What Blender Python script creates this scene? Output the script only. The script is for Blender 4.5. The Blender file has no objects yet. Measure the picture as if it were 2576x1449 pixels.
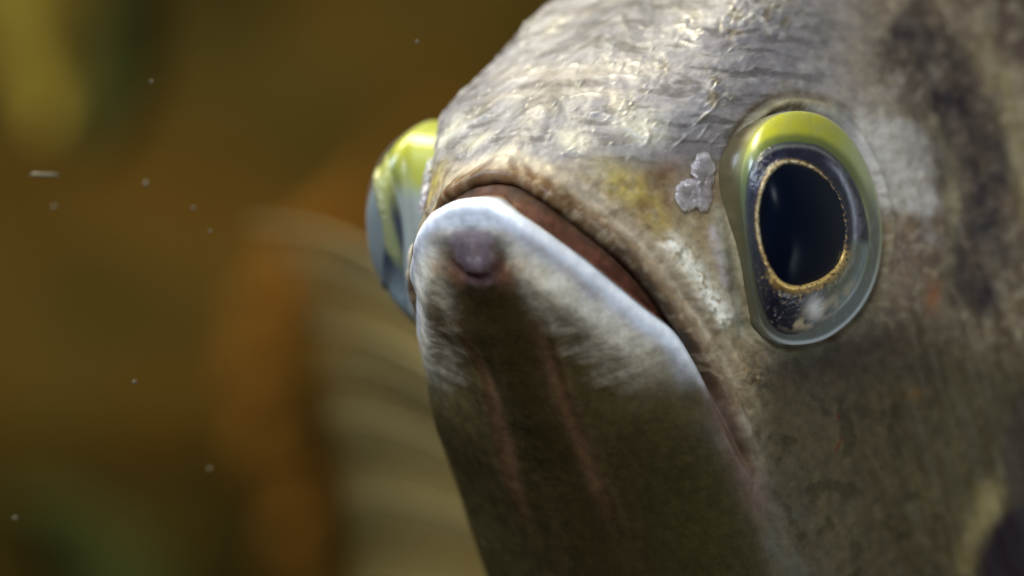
import bpy, math, random
import numpy as np
random.seed(7); np.random.seed(7)

# ------------------------------------------------------------------ camera, light, exposure
PXM = 0.10 / 2576.0            # metres per drawing unit (1 unit = 1/2576 of the frame width at the focus plane)
DC = 11600.0                   # camera distance in drawing units
CX, CY = 1288.0, 724.5
scene = bpy.context.scene
cam_d = bpy.data.cameras.new('camera')
cam = bpy.data.objects.new('camera', cam_d); scene.collection.objects.link(cam)
cam.location = (0, -DC * PXM, 0); cam.rotation_euler = (math.radians(90), 0, 0)
cam_d.sensor_width = 36.0; cam_d.lens = 36.0 * DC / 2576.0
cam_d.clip_start = 0.01; cam_d.clip_end = 20
cam_d.dof.use_dof = True
cam_d.dof.focus_distance = (DC + 190) * PXM
cam_d.dof.aperture_fstop = (cam_d.lens / 1000.0) / (400 * PXM)
scene.camera = cam
world = bpy.data.worlds.new('World'); scene.world = world; world.use_nodes = True
world.node_tree.nodes['Background'].inputs[0].default_value = (0.30, 0.21, 0.10, 1)
world.node_tree.nodes['Background'].inputs[1].default_value = 0.22
scene.view_settings.view_transform = 'Standard'; scene.view_settings.look = 'None'
scene.view_settings.exposure = 0.0; scene.view_settings.gamma = 1.0
scene.cycles.use_denoising = True
scene.cycles.max_bounces = 6; scene.cycles.transparent_max_bounces = 12
scene.cycles.caustics_reflective = False; scene.cycles.caustics_refractive = False
scene.cycles.sample_clamp_indirect = 4.0

def lamp(name, loc, target, size, power, col, size_y=None):
    d = bpy.data.lights.new(name, 'AREA'); d.energy = power; d.color = col
    d.size = size
    if size_y: d.shape = 'RECTANGLE'; d.size_y = size_y
    o = bpy.data.objects.new(name, d); scene.collection.objects.link(o)
    o.location = loc
    v = np.array(target) - np.array(loc)
    from mathutils import Vector
    o.rotation_euler = Vector(v).to_track_quat('-Z', 'Y').to_euler()
    return o
lamp('tank_lamp', (-0.03, -0.325, 0.235), (0.01, 0.01, 0.0), 0.11, 1.40, (0.90, 0.95, 1.0))
lamp('side_lamp', (-0.32, 0.0, 0.24), (0.0, 0.03, 0.0), 0.10, 1.5, (0.72, 0.84, 1.0))
lamp('fill_lamp', (0.28, -0.07, -0.14), (0.03, 0.0, 0.0), 0.12, 0.30, (0.78, 0.90, 1.0))
lamp('background_lamp', (-0.35, 0.30, 0.75), (-0.10, 0.70, -0.02), 0.30, 13.0, (1.0, 0.90, 0.60))  # unseen lamp added to light the backdrop

# ------------------------------------------------------------------ picture-plane drawing units -> fish space
YAW = math.radians(35.0)
LV = np.array([math.cos(YAW), -math.sin(YAW), 0.0])      # lateral axis of the fish (towards its visible side)
FV = np.array([-math.sin(YAW), -math.cos(YAW), 0.0])     # forward axis
C0 = np.array([0.0, -DC, 0.0])
O0 = np.array([1190 - CX, 0.0, CY - 560])                # a point on the plane of symmetry (snout)
def place(u, v, L):
    """3-D point (drawing units) of a surface point drawn at u, v whose distance from the fish's plane of symmetry is L."""
    u = np.asarray(u, float); v = np.asarray(v, float); L = np.asarray(L, float)
    d = np.stack([u - CX, np.full_like(u, DC), CY - v], -1)
    t = (L + (O0 - C0) @ LV) / (d @ LV)
    return C0 + t[..., None] * d
def mirror(P):
    l = (P - O0) @ LV
    return P - 2 * l[..., None] * LV
def at_depth(u, v, y):
    s = (DC + y) / DC
    return np.array([(u - CX) * s, y, (CY - v) * s])

# ------------------------------------------------------------------ numpy noise and drawing helpers
_perm = np.random.RandomState(3).permutation(256); _perm = np.concatenate([_perm, _perm, _perm])
_g3 = np.random.RandomState(5).normal(size=(256, 3)); _g3 /= np.linalg.norm(_g3, axis=1)[:, None]
def perlin(P):
    i = np.floor(P).astype(int); f = P - i; i &= 255
    w = f * f * f * (f * (f * 6 - 15) + 10)
    out = 0
    for dx in (0, 1):
        for dy in (0, 1):
            for dz in (0, 1):
                h = _perm[_perm[_perm[(i[..., 0] + dx) & 255] + ((i[..., 1] + dy) & 255)] + ((i[..., 2] + dz) & 255)]
                g = _g3[h]
                dot = g[..., 0] * (f[..., 0] - dx) + g[..., 1] * (f[..., 1] - dy) + g[..., 2] * (f[..., 2] - dz)
                wx = w[..., 0] if dx else 1 - w[..., 0]
                wy = w[..., 1] if dy else 1 - w[..., 1]
                wz = w[..., 2] if dz else 1 - w[..., 2]
                out = out + dot * wx * wy * wz
    return out * 1.5
def fbm(P, scale, octaves=4, gain=0.5, seed=0):
    Q = P / scale + seed * 17.31
    a, s, out = 1.0, 1.0, 0
    for k in range(octaves):
        out = out + a * perlin(Q * s + k * 5.7); a *= gain; s *= 2.03
    return out
def sm(x, a, b):
    t = np.clip((x - a) / (b - a), 0, 1); return t * t * (3 - 2 * t)
def catmull(pts, n=10, closed=False):
    p = np.array(pts, float); out = []
    m = len(p)
    for i in range(m if closed else m - 1):
        if closed: a, b, c, d = p[(i - 1) % m], p[i], p[(i + 1) % m], p[(i + 2) % m]
        else: a, b, c, d = p[max(i - 1, 0)], p[i], p[i + 1], p[min(i + 2, m - 1)]
        for k in range(n):
            t = k / n
            out.append(0.5 * ((2 * b) + (c - a) * t + (2 * a - 5 * b + 4 * c - d) * t * t + (3 * b - a - 3 * c + d) * t ** 3))
    if not closed: out.append(p[-1])
    return np.array(out)
def dist_line(U, V, line, closed=False):
    """distance, signed side (positive = left of travel) and 0..1 position along a polyline"""
    L = np.array(line, float)
    if closed: L = np.vstack([L, L[:1]])
    best = np.full(U.shape, 1e9); side = np.zeros(U.shape); par = np.zeros(U.shape)
    seg = np.linalg.norm(np.diff(L, axis=0), axis=1); cum = np.concatenate([[0], np.cumsum(seg)]); tot = cum[-1]
    for k in range(len(L) - 1):
        a, b = L[k], L[k + 1]; d = b - a; dd = d @ d + 1e-9
        t = ((U - a[0]) * d[0] + (V - a[1]) * d[1]) / dd; tc = np.clip(t, 0, 1)
        ex = U - a[0] - tc * d[0]; ey = V - a[1] - tc * d[1]
        r = np.hypot(ex, ey); m = r < best
        best = np.where(m, r, best)
        side = np.where(m, np.sign(d[0] * (V - a[1]) - d[1] * (U - a[0])), side)
        par = np.where(m, (cum[k] + tc * seg[k]) / tot, par)
    return best, -side, par
def band(U, V, pts, w, fade=0.12, soft=1.0):
    """soft stripe along a curve; w = half width"""
    d, s, t = dist_line(U, V, catmull(pts, 6))
    e = sm(t, 0.0, fade) * (1 - sm(t, 1 - fade, 1.0)) if fade else 1
    return np.exp(-(d / w) ** 2 * soft) * e
def blob(U, V, u, v, ru, rv=None, ang=0.0):
    rv = rv or ru; a = math.radians(ang)
    x = (U - u) * math.cos(a) + (V - v) * math.sin(a); y = -(U - u) * math.sin(a) + (V - v) * math.cos(a)
    return np.exp(-((x / ru) ** 2 + (y / rv) ** 2))
def inside(U, V, poly):
    r = np.zeros(U.shape, bool); p = np.array(poly); n = len(p); j = n - 1
    for i in range(n):
        c = ((p[i, 1] > V) != (p[j, 1] > V)) & (U < (p[j, 0] - p[i, 0]) * (V - p[i, 1]) / (p[j, 1] - p[i, 1] + 1e-12) + p[i, 0])
        r ^= c; j = i
    return r

# ------------------------------------------------------------------ scene helpers
def make_mesh(name, verts, faces, mat, parent=None, colors=None, extra=None, smooth=True):
    me = bpy.data.meshes.new(name)
    verts = np.asarray(verts, float) * PXM
    faces = np.asarray(faces)
    me.vertices.add(len(verts)); me.vertices.foreach_set('co', verts.astype(np.float32).ravel())
    k = faces.shape[1]
    me.loops.add(faces.size); me.loops.foreach_set('vertex_index', faces.astype(np.int32).ravel())
    me.polygons.add(len(faces)); me.polygons.foreach_set('loop_start', np.arange(0, faces.size, k, dtype=np.int32))
    me.polygons.foreach_set('loop_total', np.full(len(faces), k, dtype=np.int32))
    me.update(calc_edges=True); me.validate()
    if smooth: me.polygons.foreach_set('use_smooth', np.ones(len(me.polygons), bool))
    if colors is not None:
        a = me.color_attributes.new('pigment', 'FLOAT_COLOR', 'POINT')
        c = np.ones((len(verts), 4), np.float32); c[:, :3] = np.clip(colors, 0.003, 0.95)
        a.data.foreach_set('color', c.ravel())
    for kx, val in (extra or {}).items():
        a = me.attributes.new(kx, 'FLOAT', 'POINT'); a.data.foreach_set('value', np.asarray(val, np.float32).ravel())
    me.materials.append(mat)
    o = bpy.data.objects.new(name, me); scene.collection.objects.link(o)
    if parent: o.parent = parent
    return o
def tag(o, label=None, cat=None, group=None, kind=None):
    if label: o['label'] = label
    if cat: o['category'] = cat
    if group: o['group'] = group
    if kind: o['kind'] = kind
    return o
def grid_faces(nr, nc, wrap=False, flip=False):
    i = np.arange(nr - 1)[:, None]; j = np.arange(nc if wrap else nc - 1)[None, :]
    j2 = (j + 1) % nc
    f = np.stack([i * nc + j, i * nc + j2, (i + 1) * nc + j2, (i + 1) * nc + j], -1).reshape(-1, 4)
    return f[:, ::-1] if flip else f
def material(name):
    m = bpy.data.materials.new(name); m.use_nodes = True
    nt = m.node_tree; return m, nt, nt.nodes['Principled BSDF']
def N(nt, t, **kw):
    n = nt.nodes.new(t)
    for k, v in kw.items(): setattr(n, k, v)
    return n

# ------------------------------------------------------------------ materials
def skin_material():
    m, nt, b = material('wet_skin'); lk = nt.links.new
    at = N(nt, 'ShaderNodeAttribute', attribute_name='pigment')
    gl = N(nt, 'ShaderNodeAttribute', attribute_name='gloss')
    tc = N(nt, 'ShaderNodeTexCoord')
    n1 = N(nt, 'ShaderNodeTexNoise'); n1.inputs['Scale'].default_value = 900; n1.inputs['Detail'].default_value = 6; n1.inputs['Roughness'].default_value = .62
    n2 = N(nt, 'ShaderNodeTexNoise'); n2.inputs['Scale'].default_value = 330; n2.inputs['Detail'].default_value = 5; n2.inputs['Distortion'].default_value = 1.0
    lk(tc.outputs['Object'], n1.inputs['Vector']); lk(tc.outputs['Object'], n2.inputs['Vector'])
    r1 = N(nt, 'ShaderNodeMapRange'); r1.inputs['From Min'].default_value = .3; r1.inputs['From Max'].default_value = .7
    r1.inputs['To Min'].default_value = .86; r1.inputs['To Max'].default_value = 1.13
    lk(n1.outputs['Fac'], r1.inputs['Value'])
    mul = N(nt, 'ShaderNodeVectorMath', operation='SCALE'); lk(at.outputs['Color'], mul.inputs[0]); lk(r1.outputs[0], mul.inputs['Scale'])
    lk(mul.outputs[0], b.inputs['Base Color'])
    rr = N(nt, 'ShaderNodeMapRange'); rr.inputs['To Min'].default_value = .55; rr.inputs['To Max'].default_value = .24
    lk(gl.outputs['Fac'], rr.inputs['Value']); lk(rr.outputs[0], b.inputs['Roughness'])
    sp = N(nt, 'ShaderNodeMapRange'); sp.inputs['To Min'].default_value = .10; sp.inputs['To Max'].default_value = .6
    lk(gl.outputs['Fac'], sp.inputs['Value']); lk(sp.outputs[0], b.inputs['Specular IOR Level'])
    bp = N(nt, 'ShaderNodeBump'); bp.inputs['Strength'].default_value = .16; bp.inputs['Distance'].default_value = .0004
    add = N(nt, 'ShaderNodeMath', operation='ADD'); lk(n1.outputs['Fac'], add.inputs[0]); lk(n2.outputs['Fac'], add.inputs[1])
    lk(add.outputs[0], bp.inputs['Height']); lk(bp.outputs[0], b.inputs['Normal'])
    cw = N(nt, 'ShaderNodeMath', operation='MULTIPLY'); cw.inputs[1].default_value = .45; lk(gl.outputs['Fac'], cw.inputs[0]); lk(cw.outputs[0], b.inputs['Coat Weight'])
    b.inputs['Coat Roughness'].default_value = .24; b.inputs['Coat IOR'].default_value = 1.38
    sl = N(nt, 'ShaderNodeAttribute', attribute_name='slick'); bs = N(nt, 'ShaderNodeMapRange'); bs.inputs['To Min'].default_value = .20; bs.inputs['To Max'].default_value = .03
    lk(sl.outputs['Fac'], bs.inputs['Value']); lk(bs.outputs[0], bp.inputs['Strength'])
    b.inputs['Subsurface Weight'].default_value = .18
    b.inputs['Subsurface Radius'].default_value = (1.0, .6, .4); b.inputs['Subsurface Scale'].default_value = .0009
    return m
def pigment_material(name, rough=.3, spec=.5, metal=None, bump=None, coat=0.0, sss=0.0):
    m, nt, b = material(name); lk = nt.links.new
    b.inputs['Subsurface Weight'].default_value = sss; b.inputs['Subsurface Radius'].default_value = (1, 1, .9); b.inputs['Subsurface Scale'].default_value = .0022
    at = N(nt, 'ShaderNodeAttribute', attribute_name='pigment'); lk(at.outputs['Color'], b.inputs['Base Color'])
    b.inputs['Roughness'].default_value = rough; b.inputs['Specular IOR Level'].default_value = spec
    b.inputs['Coat Weight'].default_value = coat; b.inputs['Coat Roughness'].default_value = .08
    if metal:
        a = N(nt, 'ShaderNodeAttribute', attribute_name=metal); lk(a.outputs['Fac'], b.inputs['Metallic'])
    if bump:
        tc = N(nt, 'ShaderNodeTexCoord'); n = N(nt, 'ShaderNodeTexNoise'); n.inputs['Scale'].default_value = bump[0]; n.inputs['Detail'].default_value = 5
        lk(tc.outputs['Object'], n.inputs['Vector']); bp = N(nt, 'ShaderNodeBump'); bp.inputs['Strength'].default_value = bump[1]; bp.inputs['Distance'].default_value = .0004
        lk(n.outputs['Fac'], bp.inputs['Height']); lk(bp.outputs[0], b.inputs['Normal'])
    return m
def cornea_material():
    m, nt, b = material('clear_cornea'); lk = nt.links.new
    b.inputs['Base Color'].default_value = (.66, .76, .84, 1); b.inputs['Roughness'].default_value = .12
    b.inputs['Specular IOR Level'].default_value = .2
    tr = N(nt, 'ShaderNodeBsdfTransparent'); tr.inputs[0].default_value = (.97, .98, .98, 1)
    lw = N(nt, 'ShaderNodeLayerWeight'); lw.inputs['Blend'].default_value = .28
    pw = N(nt, 'ShaderNodeMath', operation='POWER'); pw.inputs[1].default_value = 3.2; lk(lw.outputs['Facing'], pw.inputs[0])
    ad = N(nt, 'ShaderNodeMath', operation='MULTIPLY_ADD'); ad.inputs[1].default_value = .55; ad.inputs[2].default_value = .0; ad.use_clamp = True
    lk(pw.outputs[0], ad.inputs[0])
    mx = N(nt, 'ShaderNodeMixShader'); lk(ad.outputs[0], mx.inputs[0]); lk(tr.outputs[0], mx.inputs[1]); lk(b.outputs[0], mx.inputs[2])
    lk(mx.outputs[0], nt.nodes['Material Output'].inputs['Surface'])
    return m
def mottled(name, c1, c2, scale, c3=None, rough=.8, detail=4, bump=.3):
    m, nt, b = material(name); lk = nt.links.new
    tc = N(nt, 'ShaderNodeTexCoord'); n = N(nt, 'ShaderNodeTexNoise'); n.inputs['Scale'].default_value = scale; n.inputs['Detail'].default_value = detail
    lk(tc.outputs['Object'], n.inputs['Vector'])
    r = N(nt, 'ShaderNodeValToRGB'); r.color_ramp.elements[0].position = .35; r.color_ramp.elements[1].position = .65
    r.color_ramp.elements[0].color = (*c1, 1); r.color_ramp.elements[1].color = (*c2, 1)
    if c3: e = r.color_ramp.elements.new(.5); e.color = (*c3, 1)
    lk(n.outputs['Fac'], r.inputs[0]); lk(r.outputs[0], b.inputs['Base Color']); b.inputs['Roughness'].default_value = rough; b.inputs['Specular IOR Level'].default_value = .1
    bp = N(nt, 'ShaderNodeBump'); bp.inputs['Strength'].default_value = bump; bp.inputs['Distance'].default_value = .002
    lk(n.outputs['Fac'], bp.inputs['Height']); lk(bp.outputs[0], b.inputs['Normal'])
    return m

# ------------------------------------------------------------------ fish body: the half head as a smooth surface, then mirrored
MID = [(2300, -800), (2080, -560), (1860, -300), (1712, -130), (1595, 0), (1475, 130), (1366, 255), (1300, 345), (1240, 440), (1196, 497), (1186, 560),
       (1192, 640), (1208, 720), (1240, 830), (1275, 930), (1322, 1060), (1376, 1200), (1455, 1449), (1520, 1650), (1600, 1850), (1760, 2150), (1900, 2400)]
midc = catmull(MID, 12)
CTRL = [
 (2420,-800,110),(2620,-800,220),(3000,-800,330),(3900,-800,400),
 (1980,-300,120),(2130,-300,255),(2400,-300,370),(2800,-300,460),(3300,-300,520),(4000,-300,520),
 (1700,0,125),(1850,0,300),(2000,0,388),(2200,0,440),(2500,0,520),(2800,0,575),(3300,0,620),(4000,0,600),
 (1575,130,115),(1720,130,268),(1850,130,380),(2000,130,440),(2250,130,515),(2600,130,590),
 (1470,260,118),(1620,260,272),(1780,260,412),(1950,260,480),(2200,260,560),(2600,260,640),(3300,260,690),
 (1370,400,110),(1520,400,250),(1680,400,366),(1830,400,450),(2300,400,600),(2600,400,670),(4000,400,640),
 (1290,530,118),(1380,590,200),(1500,680,284),(1620,780,350),(1760,930,420),
 (1440,540,215),(1600,560,332),(1750,560,424),(1850,560,482),(2270,600,600),(2600,600,690),(3300,600,760),
 (1700,700,412),(1840,700,480),(2270,760,600),(2600,760,700),
 (1795,850,446),(1900,850,492),(2100,920,560),(2300,900,630),(2600,900,710),(4000,900,680),
 (1850,1000,458),(2000,1000,520),(2300,1000,620),(2600,1000,705),
 (1290,640,108),(1300,720,95),(1420,720,212),(1520,720,285),(1350,850,108),(1500,850,238),(1600,850,322),
 (1400,930,118),(1560,930,272),(1690,930,380),
 (1430,1060,108),(1600,1060,292),(1750,1060,412),(1880,1060,480),(2100,1060,556),(2500,1060,660),(3300,1060,740),
 (1500,1230,128),(1700,1230,322),(1900,1230,472),(2150,1230,560),(2500,1230,635),
 (1570,1449,118),(1760,1449,318),(1960,1449,468),(2250,1449,565),(2600,1449,625),(3300,1449,690),(4000,1449,620),
 (1720,1850,118),(1900,1850,305),(2100,1850,440),(2500,1850,500),(3300,1850,580),
 (2050,2400,120),(2300,2400,260),(2700,2400,360),(4000,2400,420)]
def tps_fit(pts, vals, lam=60.0):
    n = len(pts); d = np.linalg.norm(pts[:, None] - pts[None], axis=-1) / 1000
    K = np.where(d > 0, d * d * np.log(d + 1e-12), 0) + np.eye(n) * lam * 1e-6
    P = np.c_[np.ones(n), pts / 1000]
    A = np.zeros((n + 3, n + 3)); A[:n, :n] = K; A[:n, n:] = P; A[n:, :n] = P.T
    return np.linalg.solve(A, np.r_[vals, 0, 0, 0])
cp = np.array([(c[0], c[1]) for c in CTRL] + MID, float); cv = np.array([c[2] for c in CTRL] + [0] * len(MID), float)
_w = tps_fit(cp, cv)
def tps(U, V):
    out = _w[-3] + _w[-2] * U / 1000 + _w[-1] * V / 1000
    for k in range(len(cp)):
        d2 = ((U - cp[k, 0]) ** 2 + (V - cp[k, 1]) ** 2) * 1e-6
        out = out + _w[k] * 0.5 * d2 * np.log(d2 + 1e-14)
    return out
def mid_u(v): return np.interp(v, midc[:, 1], midc[:, 0])
def base_L(U, V):
    off = U - mid_u(V)
    corr = tps(mid_u(V), V)
    L = tps(U, V) - corr * np.exp(-np.abs(off) / 60)
    w = np.exp(-(off / 55) ** 2)
    return (1 - w) * L + w * 1.2 * off
ST = 3.0
rows = np.concatenate([np.arange(-780, -60, 14.0), np.arange(-60, 1500, ST), np.arange(1500, 2380, 14.0)])
offs = np.concatenate([np.arange(0, 1420, ST), 1420 + np.cumsum(np.linspace(4, 60, 70))])
V = np.repeat(rows[:, None], len(offs), 1); U = mid_u(V) + offs[None]
Lb = base_L(U, V)
P = place(U, V, Lb)

# --- drawn anatomy (drawing units)
EYE = catmull([(1990,280),(2060,288),(2120,325),(2165,385),(2198,460),(2216,540),(2219,610),(2206,690),(2176,760),(2130,815),(2070,855),(2000,868),(1950,856),
               (1915,820),(1896,750),(1880,660),(1868,560),(1862,480),(1868,410),(1890,350),(1932,303)], 8, True)
LIP = catmull([(1150,497),(1196,497),(1245,502),(1290,528),(1380,588),(1500,676),(1620,774),(1700,838),(1762,930),(1812,1030),(1850,1110),(1900,1240),(1955,1400),(2010,1600),(2200,2400)], 8)       # rim of the lower lip
UPP = catmull([(1150,449),(1200,446),(1250,447),(1305,458),(1360,487),(1420,528),(1500,592),(1572,655),(1640,737),(1700,826),(1765,930),(1814,1030),(1852,1110),(1900,1240),(1955,1400),(2010,1600),(2200,2400)], 8)  # edge of the upper jaw
dA, sA, tA = dist_line(U, V, LIP); dA = dA * np.where(sA == 0, 1, sA)
_sl = np.r_[0, np.cumsum(np.linalg.norm(np.diff(LIP, axis=0), axis=1))]; tA = np.clip(tA * _sl[-1] / np.interp(1110, LIP[:, 1][20:], _sl[20:]), 0, 1)
dB, sB, tB = dist_line(U, V, UPP); dB = dB * np.where(sB == 0, 1, sB)
dE, sE, tE = dist_line(U, V, EYE, True); inE = inside(U, V, EYE); dE = np.where(inE, -dE, dE)
offm = U - mid_u(V)

Pn = P.reshape(-1, 3)
AN = np.stack([P @ LV * 1.0, P @ FV, P[..., 2]], -1)
def nz(scale, o=4, seed=0, stretch=(1, 1, 1), gain=.5):
    return fbm(np.stack([U * stretch[0], V * stretch[1], np.full_like(U, seed * 31.7)], -1), scale, o, gain, seed)
def rot(U, V, deg):
    a = math.radians(deg); return U * math.cos(a) + V * math.sin(a), -U * math.sin(a) + V * math.cos(a)
def streak(deg, ls, ws, o=4, seed=0):
    x, y = rot(U, V, deg)
    return fbm(np.stack([x / ls, y / ws, np.full_like(U, seed * 3.7)], -1), 1.0, o, .55, seed)

above = sm(dA, -4, 6)                    # beyond the lower lip
gape = above * (1 - sm(dB, -8, 4)) * (1 - sm(V, 930, 1040))
gt = np.clip(dA / (dA + np.abs(dB) + 1e-6), 0, 1)
jw = 3 + 70 * sm(V, 960, 1150)
jaw = (1 - sm(dA, -jw, jw))              # the lower jaw
upper = 1 - jaw
disp = np.zeros_like(U)
gdisp = 80 * gape * (0.35 + 0.65 * (1 - gt)) * (1 - .25 * blob(U, V, 1400, 590, 200, 90))
disp += -20 * np.exp(-((dB + 4) / 9) ** 2) * (1 - sm(V, 960, 1120)) * above
disp += 8 * np.exp(-((dA + 26) / 24) ** 2) * (1 - sm(tA, .75, .98)) + 30 * np.exp(-((dA + 96) / 62) ** 2) * (1 - sm(tA, .55, .95)) * sm(offm, 40, 150)                  # lower lip roll
disp += -3 * np.exp(-((dA + 80) / 22) ** 2) * sm(offm, 60, 160) * (1 - sm(tA, .7, .95))
disp += (4 + 8 * sm(V, 520, 640)) * np.exp(-((dB - 24) / 18) ** 2) * upper * (1 - sm(V, 1000, 1150))           # upper lip fold
disp += -10 * np.exp(-((dB - 62) / 13) ** 2) * upper * sm(V, 440, 560) * (1 - sm(V, 1000, 1150))
disp += 8 * np.exp(-((dB - 90) / 16) ** 2) * upper * sm(V, 440, 560) * (1 - sm(V, 900, 1050))
CRE = [(1690, 815), (1730, 870), (1775, 950), (1820, 1040), (1862, 1130), (1900, 1210)]
disp += -14 * band(U, V, CRE, 10, .2)
GRO = [(1335,745),(1352,800),(1382,900),(1418,1010),(1455,1110),(1500,1220),(1560,1380)]
gro = band(U, V, GRO, 22, .3) * jaw
disp += -5 * gro + 4 * band(U, V, [(p[0] + 26, p[1]) for p in GRO], 14, .1) * jaw
disp += -14 * sm(V, 700, 800) * np.exp(-(offm / 95) ** 4) * jaw
_kn = 1 + .35 * nz(45, 3, 58)
knob = np.exp(-((offm / (64 * _kn)) ** 2 + ((V - 636) / (62 * _kn)) ** 2) ** 1.3)
disp += 9 * knob - 7 * np.exp(-((np.hypot(offm, (V - 625)) - 78) / 14) ** 2) * sm(V, 600, 680) * jaw
disp += -4 * knob * blob(U, V, 1205, 655, 14, 30)
# eye socket, rim folds, ridges
disp += -36 * (1 - sm(dE, -40, 8)) + 9 * np.exp(-((dE - 20) / 10) ** 2) * (1 - sm(V, 560, 760) * sm(U, 1930, 2050)) - 5 * np.exp(-((dE - 4) / 7) ** 2)
disp += -5 * np.exp(-((dE - 40) / 10) ** 2) * (1 - sm(V, 400, 560)) * (1 - sm(U, 2060, 2140))
disp += -8 * blob(U, V, 2110, 905, 150, 38, -22) - 16 * blob(U, V, 1880, 880, 26, 60, -25)
RID = [(1660,585),(1700,630),(1745,690),(1790,760),(1830,835)]
rid = band(U, V, RID, 30, .12)
disp += rid * (10 + 6 * nz(26, 3, 3))
disp += 14 * band(U, V, [(1800,560),(1815,660),(1845,760),(1880,830)], 22, .2) - 12 * band(U, V, [(1830,700),(1858,790),(1895,870)], 12, .2)
tuft = blob(U, V, 1900, 940, 46, 62, 20)
disp += tuft * (6 + 8 * nz(20, 3, 9))
disp += 9 * band(U, V, [(1840,1010),(1880,1080),(1915,1150)], 18, .2)
nost = blob(U, V, 1700, 470, 60, 75, 10)
disp += -14 * blob(U, V, 1672, 470, 34, 44)
# wrinkles and mucus relief
fore = upper * (1 - sm(V, 330, 470)) * (1 - sm(U, 1950, 2250))
s1 = streak(-6, 190, 42, 4, 1) + .8 * nz(90, 3, 63)
disp += fore * (1.1 * s1 + 1.3 * np.abs(nz(46, 3, 12)) + .7 * nz(20, 3, 13)) + 5 * nz(60, 3, 16) * np.exp(-((dB - 40) / 50) ** 2) * upper * (1 - sm(V, 900, 1000))
gran = sm(nz(150, 3, 4), -.05, .45) * upper * (1 - sm(U, 2050, 2350)) * (1 - sm(V, 330, 420)) * sm(U, 1560, 1720)
disp += gran * 5 * np.abs(nz(24, 3, 5))
disp += 5 * nz(170, 3, 6) * (1 - jaw * .5) + .8 * nz(30, 3, 7)
side = sm(U, 2150, 2450)
disp += side * 11 * streak(72, 420, 60, 3, 8)
disp += jaw * sm(offm, 190, 260) * 1.2 * streak(-18, 120, 24, 3, 10) * np.exp(-((dA + 120) / 50) ** 2)
# mucus threads
def thread(pts, w, h): return .45 * h * band(U, V, pts, w * .9, .35)
TH = [([(1815,238),(1795,272),(1762,300),(1735,325)], 5, 15), ([(1738,330),(1715,352),(1690,372)], 4, 11), ([(1610,310),(1632,338),(1622,365),(1600,352)], 6, 13),
      ([(1560,300),(1600,340),(1650,345)], 6, 8), ([(1470,290),(1512,288),(1545,300)], 5, 9), ([(1420,250),(1480,238),(1540,245)], 4, 6),
      ([(1790,300),(1760,345),(1742,360)], 4, 9), ([(1860,60),(1900,40),(1935,70)], 5, 8), ([(1700,100),(1760,118),(1800,112)], 4, 8), ([(1480,200),(1560,190),(1640,200)], 4, 5)]
thr = np.zeros_like(U)
for p, w, h in TH:
    b_ = thread(p, w, h); disp += b_; thr = np.maximum(thr, b_ / h)
rs = np.random.RandomState(11)
for k in range(110):
    u0, v0 = rs.uniform(1350, 1950), rs.uniform(60, 400)
    if abs(u0 - (1900 - v0 * .9)) > 330: continue
    r = rs.uniform(3, 6); b_ = blob(U, V, u0, v0, r * rs.uniform(1, 2.6), r * .7, rs.uniform(-60, 20)); disp += b_ * rs.uniform(1.5, 4); thr = np.maximum(thr, b_ * .35)

# normals of the smooth surface
def grid_normals(P):
    du = np.gradient(P, axis=1); dv = np.gradient(P, axis=0)
    n = np.cross(dv, du); n /= np.linalg.norm(n, axis=-1, keepdims=True) + 1e-9
    return n
Nn = grid_normals(P)
if (Nn[300, 200] @ (P[300, 200] - C0)) > 0: Nn = -Nn
wmid = np.exp(-(offm / 45) ** 2)[..., None]                        # at the midline normals stay in the plane of symmetry
Nl = (Nn @ LV)[..., None] * LV
Nn = Nn - Nl * wmid; Nn /= np.linalg.norm(Nn, axis=-1, keepdims=True)
P2 = P + Nn * disp[..., None]
wf = np.clip(1 - Lb / 140, 0, 1)[..., None]
gd = -FV * wf + np.array([0, 1.0, 0]) * (1 - wf); gd /= np.linalg.norm(gd, axis=-1, keepdims=True)
P2 = P2 + gd * gdisp[..., None]
lat = (P2 - O0) @ LV
P2 = P2 - np.minimum(lat, 0)[..., None] * LV
P2[:, 0] -= ((P2[:, 0] - O0) @ LV)[:, None] * LV

# --- pigment, with some light and shade painted in
def hexc(r, g, b): return np.array([r, g, b], float)
col = np.zeros(U.shape + (3,)) + hexc(.36, .315, .255)
def mix(mask, c, amt=1.0):
    global col
    m = np.clip(mask * amt, 0, 1)[..., None]; col = col * (1 - m) + hexc(*c) * m
big = nz(260, 4, 20); med = nz(90, 4, 21); fin_ = nz(22, 4, 22)
mix(sm(big, -.1, .5), (.30, .26, .21), .6)
# forehead: grey lilac base, cream patches, dark mottling
fz = upper * (1 - sm(V, 380, 520)) * (1 - sm(U, 1900, 2300))
mix(fz, (.275, .262, .285), .92)
mix(fz * sm(streak(-8, 170, 46, 4, 23), .0, .5), (.37, .35, .34), .7)
mix(fz * sm(-streak(4, 130, 26, 5, 24), .1, .5), (.115, .105, .105), .75)
mix(band(U, V, [(1700,-80),(1560,30),(1440,150),(1350,260),(1290,300)], 60, .1) * sm(nz(55, 4, 25), -.25, .4), (.085, .08, .07), .8)
mix(blob(U, V, 1500, 185, 150, 20, -4) + blob(U, V, 1470, 235, 110, 14), (.50, .44, .36), .6)
mix(blob(U, V, 1435, 350, 34, 26) + blob(U, V, 1620, 330, 60, 40, 20), (.74, .70, .54), .75)
mix(upper * blob(U, V, 1330, 400, 130, 26, 15), (.40, .38, .40), .6)
mix(gran * sm(nz(30, 3, 26), -.05, .3), (.20, .165, .10), .8)
mix(gran * sm(nz(24, 3, 27), .1, .35), (.52, .50, .46), .7)
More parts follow.
